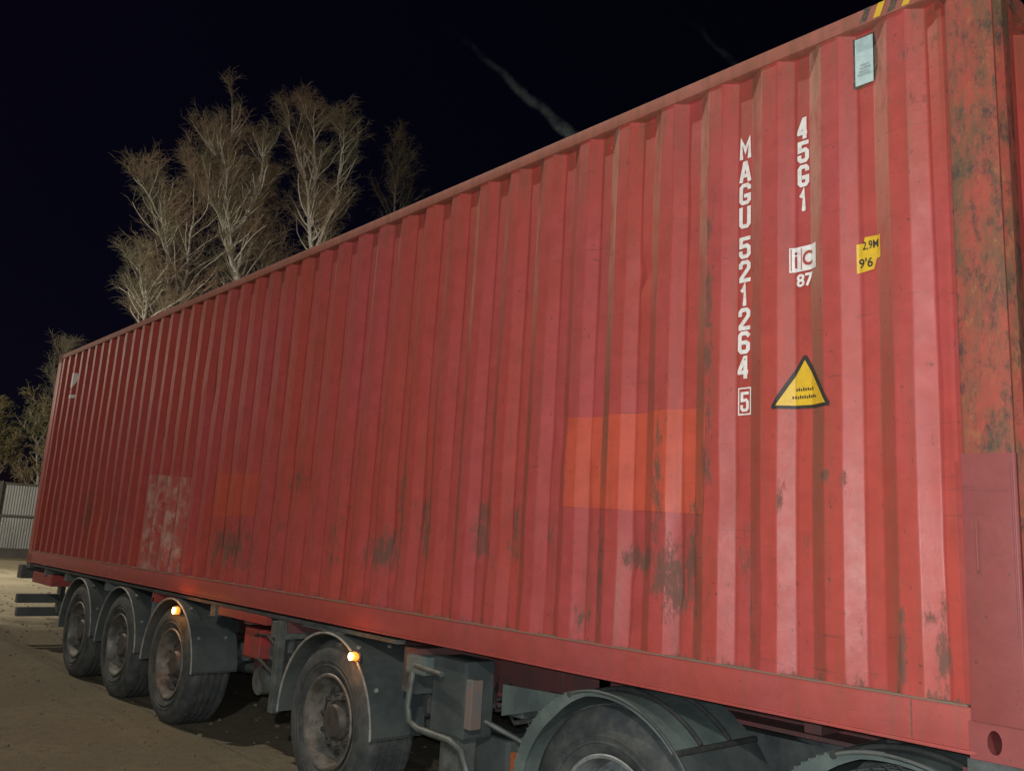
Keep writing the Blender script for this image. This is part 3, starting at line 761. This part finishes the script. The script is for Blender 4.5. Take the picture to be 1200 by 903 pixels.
# orange side lamps
def lamp_mat():
    n = N('lit_amber_lens'); n.b.inputs['Emission Strength'].default_value = 2.2
    n.b.inputs['Emission Color'].default_value = (1, .17, .016, 1)
    return n.done((.8, .3, .05), .3)
M['lamp'] = lamp_mat()
n = N('lit_lamp_filament'); n.b.inputs['Emission Strength'].default_value = 6; n.b.inputs['Emission Color'].default_value = (1, .58, .22, 1)
M['bulb'] = n.done((.9, .6, .3), .3)
for x, z, s_ in ((-6.70, .968, 1.0), (-3.80, .955, .8)):
    b = T(MB().box(x - .075 * s_, x + .075 * s_, -.060, -.046, z - .035 * s_, z + .035 * s_), 'marker_lamp', M['flap'], bevel=.004)
    lm = MB(); kk = 20
    for q_, (f_, y_) in enumerate(((1, -.0605), (.96, -.074), (.75, -.084), (.35, -.089))):
        for j in range(kk): lm.v.append((x + .062 * s_ * f_ * math.cos(2 * math.pi * j / kk), y_, z + .034 * s_ * f_ * math.sin(2 * math.pi * j / kk)))
    lm.f = [(q_ * kk + j, q_ * kk + (j + 1) % kk, (q_ + 1) * kk + (j + 1) % kk, (q_ + 1) * kk + j) for q_ in range(3) for j in range(kk)] + [tuple(range(3 * kk, 4 * kk))]
    ln = T(lm, 'lens', M['lamp'], smooth=60); ln.parent = b
    bu = T(MB().tube([(x, -.088, z), (x, -.096, z)], .030 * s_, 16), 'bulb', M['bulb'], smooth=60); bu.scale = (1.0, 1, 1); bu.parent = b
    l = bpy.data.lights.new('marker_glow', 'POINT'); l.energy = 2.6 * s_ * s_; l.color = (1, .36, .07); l.shadow_soft_size = .04
    lo = bpy.data.objects.new('marker_glow', l); COL.objects.link(lo); lo.location = (x, -.125, z)

# ------------------------------------------------------------------ the tractor unit
TC = thing('tractor_truck', 'grey truck tractor with dusty rear mudguards coupled under the front of the container', 'truck', (-.3, 1.22, 0))
def K(mb, name, mat, **k):
    p = k.pop('parent', TC); off = Vector((.3, -1.22, 0)) if p is TC else Vector((0, 0, 0))
    mb.v = [tuple(Vector(v) + off) for v in mb.v]
    return mb.build(name, mat, p, **k)
wp = wheel_proto(TC, .50, .30, .285, .13, .05, M['rimdark'])
first = True
for x in (-1.735, -.42, 2.9):
    for side in (0, 1):
        o = wp if first else copy_tree(wp, TC); first = False
        o.location = (x + .3, (.0 if side == 0 else 2.44) - 1.22, .492)
        o.rotation_euler = (0, rnd.random() * 6, 0) if side == 0 else (0, 0, math.pi)
for x in (-1.735, -.42): K(MB().tube([(x, .3, .5), (x, 2.14, .5)], .09, 12), 'axle', M['framegrey'], smooth=50)
for y in (.80, 1.56): K(MB().box(-2.35, 3.6, y, y + .08, .60, .86), 'chassis_beam', M['framegrey'])
K(MB().box(-2.42, -2.34, .55, 1.9, .62, .80), 'rear_cross_beam', M['framegrey'], bevel=.006)
K(MB().lathe([(.0, .03), (.44, .03), (.46, .0), (.44, -.03), (.0, -.03)], (0, 0, 0), 30) if False else MB().tube([(-1.0, 1.22, .861), (-1.0, 1.22, .93)], .45, 30), 'fifth_wheel', M['framegrey'], smooth=40)
for i, x in enumerate((-1.735, -.42)):
    for side in (0, 1):
        y0, y1 = (-.05, .56) if side == 0 else (1.88, 2.49); yo = y0 - .003 if side == 0 else y1 + .003
        rr = .565
        # rear ribbed piece, top piece, front piece: butted with dark rubber joints
        a_rear = arch(x, .492, rr, 0, 0, 112, 172, k=14); a_top = arch(x, .492, rr - .006, 0, 0, 44, 110.5, k=14); a_fr = arch(x, .492, rr, 0, 0, 8, 42.5, k=10)
        rp = K(arch_mb(a_rear, y0, y1, .012), 'mudguard', M['guardpale'], smooth=40); tp = K(arch_mb(a_top, y0, y1, .012), 'mudguard', M['guardpale'], smooth=40); fp = K(arch_mb(a_fr, y0, y1, .012), 'mudguard', M['guard'], smooth=40)
        for q in (114, 117.5, 121, 124.5, 128) + tuple(range(134, 171, 6)):
            c_ = (x + (rr + .013) * math.cos(R(q)), .492 + (rr + .013) * math.sin(R(q)))
            K(MB().tube([(c_[0], y0 - .004, c_[1]), (c_[0], y1 - .01, c_[1])], .0060, 6), 'rib', M['guardpale'], smooth=60).parent = rp
        for q, pr in ((111.2, tp), (43.2, fp)):
            c_ = (x + (rr + .004) * math.cos(R(q)), .492 + (rr + .004) * math.sin(R(q)))
            K(MB().tube([(c_[0], y0 - .006, c_[1]), (c_[0], y1, c_[1])], .015, 8), 'rubber_joint', M['flap'], smooth=60).parent = pr
        K(lip_mb(arch(x, .492, rr + .004, 0, 0, 8, 110, k=30), yo, .007), 'edge_bead', M['guard'], smooth=60).parent = tp
        for yy in (.20, .42):
            K(lip_mb(arch(x, .492, rr + .003, 0, 0, 45, 110, k=22), (y0 + yy) if side == 0 else (y1 - yy), .012), 'rubber_joint', M['flap'], smooth=60).parent = tp
        # outward facing flange of the rear half
        vm = MB(); kk = 22
        for i_ in range(kk + 1):
            a = R(92 + 84 * i_ / kk); f_ = min(1, i_ / 9); yv = yo
            for r_ in (rr + .012, rr - .004 - .052 * f_): vm.v.append((x + r_ * math.cos(a), yv, .492 + r_ * math.sin(a)))
            for r_ in (rr + .012, rr - .004 - .052 * f_): vm.v.append((x + r_ * math.cos(a), yv + (.006 if side == 0 else -.006), .492 + r_ * math.sin(a)))
        for i_ in range(kk):
            a = 4 * i_; vm.f += [(a, a + 1, a + 5, a + 4), (a + 2, a + 3, a + 7, a + 6), (a + 1, a + 3, a + 7, a + 5)]
        K(vm, 'flange', M['guardpale']).parent = rp
K(MB().box(-2.335, -2.30, -.045, .02, .50, .68), 'side_reflector', M['reflector'], bevel=.005)
K(MB().box(-2.345, -2.335, .0, .56, .16, .49), 'mud_flap', M['flap'])
# cab, out of the picture to the right
cab = K(MB().prism([(.62, .85), (.62, 3.05), (.85, 3.25), (2.5, 3.2), (2.95, 2.75), (3.12, 1.9), (3.18, .55), (2.3, .55), (2.25, .85)], 'y', -.02, 2.46), 'cab', M['cab'], bevel=.04)
K(MB().box(1.75, 2.62, -.03, -.021, 1.75, 2.55), 'side_window', M['glass'], bevel=.003).parent = cab
K(MB().box(3.165, 3.19, .2, 2.24, .6, 1.2), 'grille', M['flap'], bevel=.003)
K(MB().prism([(3.125, 1.95), (3.0, 2.62), (2.985, 2.62), (3.11, 1.95)], 'y', .15, 2.29), 'windscreen', M['glass'])
K(MB().tube([(.7, .25, .62), (1.9, .25, .62)], .28, 24), 'fuel_tank', M['greypart'], smooth=40)

# ------------------------------------------------------------------ fence
FX, FY = Vector((-39.9, 6.61, 0)), Vector((.3, 1.4, 0)).normalized()
FE = thing('metal_fence', 'tall grey corrugated sheet fence with dark posts beyond the yard at the far left', 'fence', (-40.2, 5.21, 0))
base = Vector((-40.2, 5.21, 0)); nrm = Vector((FY.y, -FY.x, 0))       # towards the camera
def fbox(s0, s1, d0, d1, z0, z1):
    m_ = MB(); vs = []
    for s_ in (s0, s1):
        for d_ in (d0, d1):
            for z in (z0, z1): p = FY * s_ + nrm * d_; vs.append((p.x, p.y, z))
    return m_.add(vs, [(0, 1, 3, 2), (4, 6, 7, 5), (0, 4, 5, 1), (2, 3, 7, 6), (0, 2, 6, 4), (1, 5, 7, 3)])
sheet = MB(); pts = []
for i in range(41):
    s_ = i * .025; d_ = (0, .022, .022, 0)[i % 4]; pts.append((s_, d_))
for s_, d_ in pts:
    for z in (.34, 3.07): p = FY * s_ + nrm * d_; sheet.v.append((p.x, p.y, z))
for i in range(40): sheet.f.append((2 * i, 2 * i + 2, 2 * i + 3, 2 * i + 1))
shp = sheet.build('sheet_panel', M['sheet'], FE)
for i in range(-14, 30):
    o = shp if i == 0 else shp.copy()
    if i: COL.objects.link(o); o.parent = FE
    p = FY * (i * 1.003); o.location = (p.x, p.y, 0)
for i in range(-5, 10):
    fbox(i * 3.3 + .02, i * 3.3 + .14, .03, .15, 0, 3.16).build('post', M['fencepost'], FE)
for z0, z1 in ((3.04, 3.12), (1.69, 1.78), (.32, .40)):
    fbox(-14, 30, .026, .09, z0, z1).build('rail', M['fencepost'], FE)
fbox(-14, 30, -.12, .12, 0, .318).build('plinth', M['fencepost'], FE)

# ------------------------------------------------------------------ the yard lamp past the trailer's tail, outside the picture on the left
YL = thing('yard_lamp', 'tall yard lamp on a grey pole beyond the trailer tail, outside the left edge', 'street lamp', (-29, -10.1, 0))
MB().tube([(0, 0, 0), (0, 0, 4), (0, 0, 7.4)], [.11, .09, .06], 12).build('pole', M['greypart'], YL, 60)
MB().tube([(0, 0, 7.3), (.1, .5, 7.62), (.15, 1.0, 7.7)], .04, 8).build('arm', M['greypart'], YL, 60)
hd = MB().prism([(.75, 7.62), (1.5, 7.66), (1.48, 7.76), (.8, 7.82)], 'x', -.04, .30).build('lamp_head', M['framegrey'], YL, None, .02)
n = N('lit_lamp_glass'); n.b.inputs['Emission Strength'].default_value = 30; n.b.inputs['Emission Color'].default_value = (1, .86, .66, 1)
MB().box(.0, .26, .85, 1.42, 7.60, 7.615).build('lamp_glass', n.done((.8, .8, .8), .3), hd)
yl = bpy.data.lights.new('yard_light', 'SPOT'); yl.energy = 14000; yl.spot_size = R(172); yl.spot_blend = 1.0; yl.color = (1.0, .87, .70); yl.shadow_soft_size = .15
yo = bpy.data.objects.new('yard_light', yl); COL.objects.link(yo); yo.location = (-28.87, -8.97, 7.40); yo.rotation_euler = Vector((.22, -1.0, .04)).to_track_quat('Z', 'Y').to_euler()

# a second lamp of the same kind behind the photographer, to the right
Y2 = copy_tree(YL); Y2.location = (9, -12, 0); Y2['label'] = 'tall yard lamp on a grey pole behind the photographer, off to the right'
Y2['group'] = YL['group'] = 'yard lamps'
y2 = bpy.data.lights.new('yard_light', 'POINT'); y2.energy = 3700; y2.color = (1.0, .94, .86); y2.shadow_soft_size = .15
y2o = bpy.data.objects.new('yard_light', y2); COL.objects.link(y2o); y2o.location = (9.13, -10.87, 7.40)

# ------------------------------------------------------------------ trees
def smooth_path(pts, n=4):
    P = [Vector(p) for p in pts]; out = []
    for i in range(len(P) - 1):
        a = P[max(i - 1, 0)]; b = P[i]; c = P[i + 1]; d_ = P[min(i + 2, len(P) - 1)]
        for k in range(n):
            t = k / n; out.append(.5 * ((2 * b) + (c - a) * t + (2 * a - 5 * b + 4 * c - d_) * t * t + (3 * b - a - 3 * c + d_) * t ** 3))
    out.append(P[-1]); return out
def tree(label, cat, stems, r0, zmin, spread, seed, group, nb=34, bark='bark', twig='twig', leaves=0, nt=10, asc=1.0, name='birch_tree', tw=.0060):
    q = random.Random(seed); base_ = Vector((stems[0][0][0], stems[0][0][1], 0))
    t = thing(name, label, cat, base_, group)
    tr, cr, lf = MB(), MB(), MB()
    ztop = max(p[2] for s_ in stems for p in s_)
    for si, s_ in enumerate(stems):
        pts = list(s_)
        if si == 0: pts = [(pts[0][0] + .25, pts[0][1] - .3, -.1), ((pts[0][0] + pts[0][0] + .2) / 2, pts[0][1] - .12, pts[0][2] * .5)] + pts
        sp = smooth_path(pts, 5)
        sp = [p + Vector((noise.noise(p * .9 + Vector((seed, 0, 0))), noise.noise(p * .9 + Vector((0, seed, 0))), 0)) * .16 for p in sp]
        L = len(sp); ra = r0 if si == 0 else r0 * .55
        rad = [max(.018, ra * (1 - .93 * (i / (L - 1)) ** 1.1)) for i in range(L)]
        tr.tube([p - base_ for p in sp], rad, 7)
        cand = [i for i in range(L) if sp[i].z > zmin]
        if not cand: continue
        for b in range(nb if si == 0 else int(nb * .7)):
            i = q.choice(cand); p0 = sp[i]; fr = (p0.z - zmin) / max(.1, ztop - zmin)
            az = q.random() * 6.283; ln = spread * q.uniform(.55, 1.15) * (1.0 - .64 * max(0, min(1, fr)))
            up = q.uniform(.7, 1.6) * asc; dr = Vector((math.cos(az), math.sin(az), up)).normalized()
            n = 6; path = [p0]; dd = dr.copy()
            for k in range(n):
                dd = (dd + Vector((q.uniform(-.22, .22), q.uniform(-.22, .22), q.uniform(-.05, .20)))).normalized(); path.append(path[-1] + dd * ln / n)
            rb = min(rad[i] * .5, .055) * q.uniform(.6, 1)
            (tr if rb > .013 else cr).tube([p - base_ for p in path], [rb * (1 - .8 * k / n) + .005 for k in range(n + 1)], 4, False)
            for s2 in range(3 + int(9 * min(1.1, ln / spread))):
                f2 = q.uniform(.2, 1) * n; k2 = min(int(f2), n - 1); p1 = path[k2].lerp(path[k2 + 1], f2 - k2)
                d2 = (dd + Vector((q.uniform(-1, 1), q.uniform(-1, 1), q.uniform(-.3, .7)))).normalized(); l2 = ln * q.uniform(.25, .6)
                pa = [p1]
                for k in range(3):
                    d2 = (d2 + Vector((q.uniform(-.25, .25), q.uniform(-.25, .25), q.uniform(-.12, .2)))).normalized(); pa.append(pa[-1] + d2 * l2 / 3)
                cr.tube([p - base_ for p in pa], [tw * 1.7, tw * 1.4, tw * 1.1, tw * .8], 3, False)
                for s3 in range(nt):
                    f3 = q.uniform(.1, 1) * 3; k3 = min(int(f3), 2); p2 = pa[k3].lerp(pa[k3 + 1], f3 - k3)
                    d3 = (d2 + Vector((q.uniform(-1.3, 1.3), q.uniform(-1.3, 1.3), q.uniform(-.9, .8)))).normalized(); l3 = q.uniform(.25, .75) * min(1, spread / 3)
                    pb = [p2, p2 + d3 * l3 * .5, p2 + d3 * l3 * .9 + Vector((0, 0, -.12 * l3))]
                    cr.tube([p - base_ for p in pb], [tw, tw * .8, tw * .5], 3, False)
                    for _ in range(leaves):
                        c = pb[1].lerp(pb[2], q.random()) - base_ + Vector((q.uniform(-.12, .12), q.uniform(-.12, .12), q.uniform(-.1, .1)))
                        a = Vector((q.uniform(-1, 1), q.uniform(-1, 1), q.uniform(-1, 1))).normalized(); b_ = a.orthogonal().normalized(); s4 = q.uniform(.035, .075)
                        lf.add([c - a * s4, c + b_ * s4 * .5, c + a * s4, c - b_ * s4 * .5], [(0, 1, 2, 3)])
    def fast(mb, nm, mat):
        m_ = bpy.data.meshes.new(nm); m_.from_pydata(mb.v, [], mb.f); m_.update(); m_.materials.append(mat); return link(nm, m_, t)
    fast(tr, 'trunk', M[bark]); c_ = fast(cr, 'crown', M[twig])
    if leaves: fast(lf, 'leaves', M['leaf'])
    return t
T1 = [(-43.74, 16.93, 11.17), (-43.9, 16.58, 13.35), (-44.11, 16.09, 15.28), (-44.35, 15.51, 17.46), (-44.5, 15.16, 19.97), (-44.63, 14.81, 21.98), (-44.63, 14.84, 24.0), (-44.69, 14.68, 25.9)]
T1l = [(-44.55, 15.02, 21.24), (-44.83, 14.3, 22.65), (-45.0, 13.7, 23.4)]
T1m = [(-44.45, 15.3, 18.6), (-44.85, 14.2, 20.1), (-45.1, 13.5, 20.8)]
T1r = [(-44.41, 15.36, 18.2), (-44.12, 16.07, 19.6), (-43.91, 16.56, 21.6), (-43.93, 16.6, 23.99)]
G1 = 'bare birches behind the container'
tree('tallest bare birch with forked white trunk and red brown twigs, above the roof edge', 'tree', [T1, T1l, T1r, T1m], .30, 12.0, 3.8, 1, G1, nb=66)
T2 = [(-44.07, 20.81, 16.75), (-44.24, 20.49, 18.77), (-44.41, 20.15, 21.02), (-44.54, 19.89, 22.93), (-44.99, 18.98, 25.29), (-45.3, 18.34, 27.0)]
T2b = [(-44.29, 20.39, 20.4), (-44.37, 20.23, 23.85), (-44.57, 19.84, 26.63), (-44.76, 19.46, 27.3)]
T2c = [(-44.08, 20.79, 18.93), (-43.72, 21.45, 21.82), (-43.62, 21.63, 25.85), (-43.66, 21.55, 26.9)]
tree('broad bare birch with several upright white stems, right of the tallest birch', 'tree', [T2, T2b, T2c], .21, 16.0, 4.0, 2, G1, nb=58)
T3 = [(-50.8, 30.99, 20.72), (-51.01, 30.67, 26.12), (-51.05, 30.62, 29.25), (-51.33, 30.18, 32.0)]
tree('birch farthest away, weaker lamp light painted into its bark, rightmost above the container roof', 'tree', [T3], .15, 20, 4.4, 3, G1, nb=44, bark='barkdim', twig='twigdim')
T4 = [(-44.25, 13.0, 10.47), (-44.39, 12.6, 13.14), (-44.53, 12.18, 16.04), (-44.65, 11.82, 17.68), (-44.89, 11.09, 18.98), (-45.15, 10.22, 19.99)]
T4b = [(-44.29, 12.89, 11.39), (-44.18, 13.19, 14.06), (-44.19, 13.17, 16.74), (-44.23, 13.05, 19.2), (-44.3, 12.86, 21.0)]
tree('bent bare birch leaning left, between the tallest birch and the low bushy one', 'tree', [T4, T4b], .17, 11.5, 3.8, 4, G1, nb=60)
T5 = [(-42.73, 11.27, 9.94), (-42.8, 11.05, 11.78), (-42.86, 10.86, 13.01), (-42.98, 10.47, 14.3), (-43.2, 9.9, 14.84)]
tree('low bare birch with arching twigs, leftmost above the container roof', 'tree', [T5], .11, 10.6, 3.1, 5, G1, nb=44, asc=.6)
T6 = [(-45.17, 18.6, 12.71), (-45.44, 18.03, 16.29), (-45.68, 17.49, 19.41), (-45.61, 17.65, 22.6)]
tree('thin brown stemmed tree filling the gap between the two tallest birches', 'tree', [T6], .13, 13.5, 3.8, 6, G1, nb=74, bark='barkdim')
G2 = 'leafy trees behind the sheet fence'
for k, (pts, r, sp_, lab, lv, nb) in enumerate((
    ([(-49.64, 8.88, 3.8), (-49.74, 8.43, 6.0), (-49.76, 8.33, 7.6)], .10, 2.2, 'olive brown leafy tree behind the fence, tucked against the container edge', 3, 26),
    ([(-49.93, 7.0, 3.67), (-50.0, 6.8, 5.6), (-50.07, 6.5, 7.3)], .10, 2.3, 'olive green leafy tree behind the fence at the left edge of the photo', 4, 28),
    ([(-49.24, 4.4, 3.5), (-49.34, 4.0, 5.6), (-49.41, 3.6, 7.4)], .10, 2.4, 'leafy tree behind the fence just outside the left edge of the photo', 3, 24))):
    tree(lab, 'tree', [pts], r, 2.6, sp_, 20 + k, G2, nb=nb, bark='barkdim', twig='twig', leaves=lv, nt=6, name='leafy_tree', tw=.012)
tree('very dark bare tree barely visible against the night sky, left of the low birch', 'tree', [[(-52.35, 10.42, 6.94), (-52.43, 10.08, 9.4), (-52.47, 9.94, 11.2)]], .1, 6, 3.0, 31, None, nb=30, bark='barkdim', twig='twigdim', name='bare_tree')

# ------------------------------------------------------------------ pale wisps over the roof, thin scattering volumes
def wisp(name, label, a, b, r0, r1, dens):
    a, b = Vector(a), Vector(b); ax = b - a; L = ax.length; k = 24
    sp = [a + ax * (i / k) for i in range(k + 1)]
    m_ = MB(); m_.tube([p - a for p in sp], [r0 + (r1 - r0) * i / k for i in range(k + 1)], 14)
    n = N(name + '_volume'); n.t.nodes.remove(n.b)
    v = n.t.nodes.new('ShaderNodeVolumePrincipled'); v.inputs['Color'].default_value = (.75, .94, .95, 1)
    def vm(op, x, y=None, **k_):
        q = n.t.nodes.new('ShaderNodeVectorMath'); q.operation = op
        for s_, u in ((q.inputs[0], x), (q.inputs[1], y)):
            if u is None: continue
            if isinstance(u, bpy.types.NodeSocket): n.t.links.new(u, s_)
            else: s_.default_value = u
        return q
    P = n.tc.outputs['Object']
    nz = n.t.nodes.new('ShaderNodeTexNoise'); n.t.links.new(P, nz.inputs['Vector']); nz.inputs['Scale'].default_value = 1.4; nz.inputs['Detail'].default_value = 4
    off = vm('SCALE', vm('SUBTRACT', nz.outputs['Color'], (.5, .5, .5)).outputs[0]); off.inputs['Scale'].default_value = .32
    Pn = vm('ADD', P, off.outputs[0]).outputs[0]
    along = vm('DOT_PRODUCT', Pn, tuple(ax.normalized())).outputs['Value']
    t = n.math('DIVIDE', along, L, True)
    rad2 = n.math('SUBTRACT', vm('DOT_PRODUCT', Pn, Pn).outputs['Value'], n.math('MULTIPLY', along, along))
    R_ = n.math('ADD', r0 * .85, n.math('MULTIPLY', t, (r1 - r0) * .85))
    core = n.math('SUBTRACT', 1.0, n.math('DIVIDE', rad2, n.math('MULTIPLY', R_, R_)), True)
    fade = n.math('MULTIPLY', n.math('POWER', n.math('SUBTRACT', 1.0, t, True), 1.5), n.ramp(t, .02, .34))
    dn = n.math('MULTIPLY', n.math('MULTIPLY', n.math('MULTIPLY', core, core), fade), n.math('MULTIPLY', n.ramp(n.noise(2.2, 5, .65), .25, .75), dens))
    n.put(v.inputs['Density'], dn)
    n.t.links.new(v.outputs[0], n.out.inputs['Volume'])
    o = m_.build(name, n.m, None, 60, 0, a); o['kind'] = 'stuff'; o['label'] = label; o['category'] = 'pale_wisp'
    return o
wisp('pale_wisp', 'pale wisp rising left from behind the container roof against the night sky', (-14.77, 16.8, 12.25), (-19.5, 11.2, 18.3), .46, .10, 3.0)
wisp('pale_wisp', 'faint thin wisp high above the right part of the roof', (-11.45, 18.7, 15.1), (-14.6, 16.5, 19.6), .30, .10, .60)
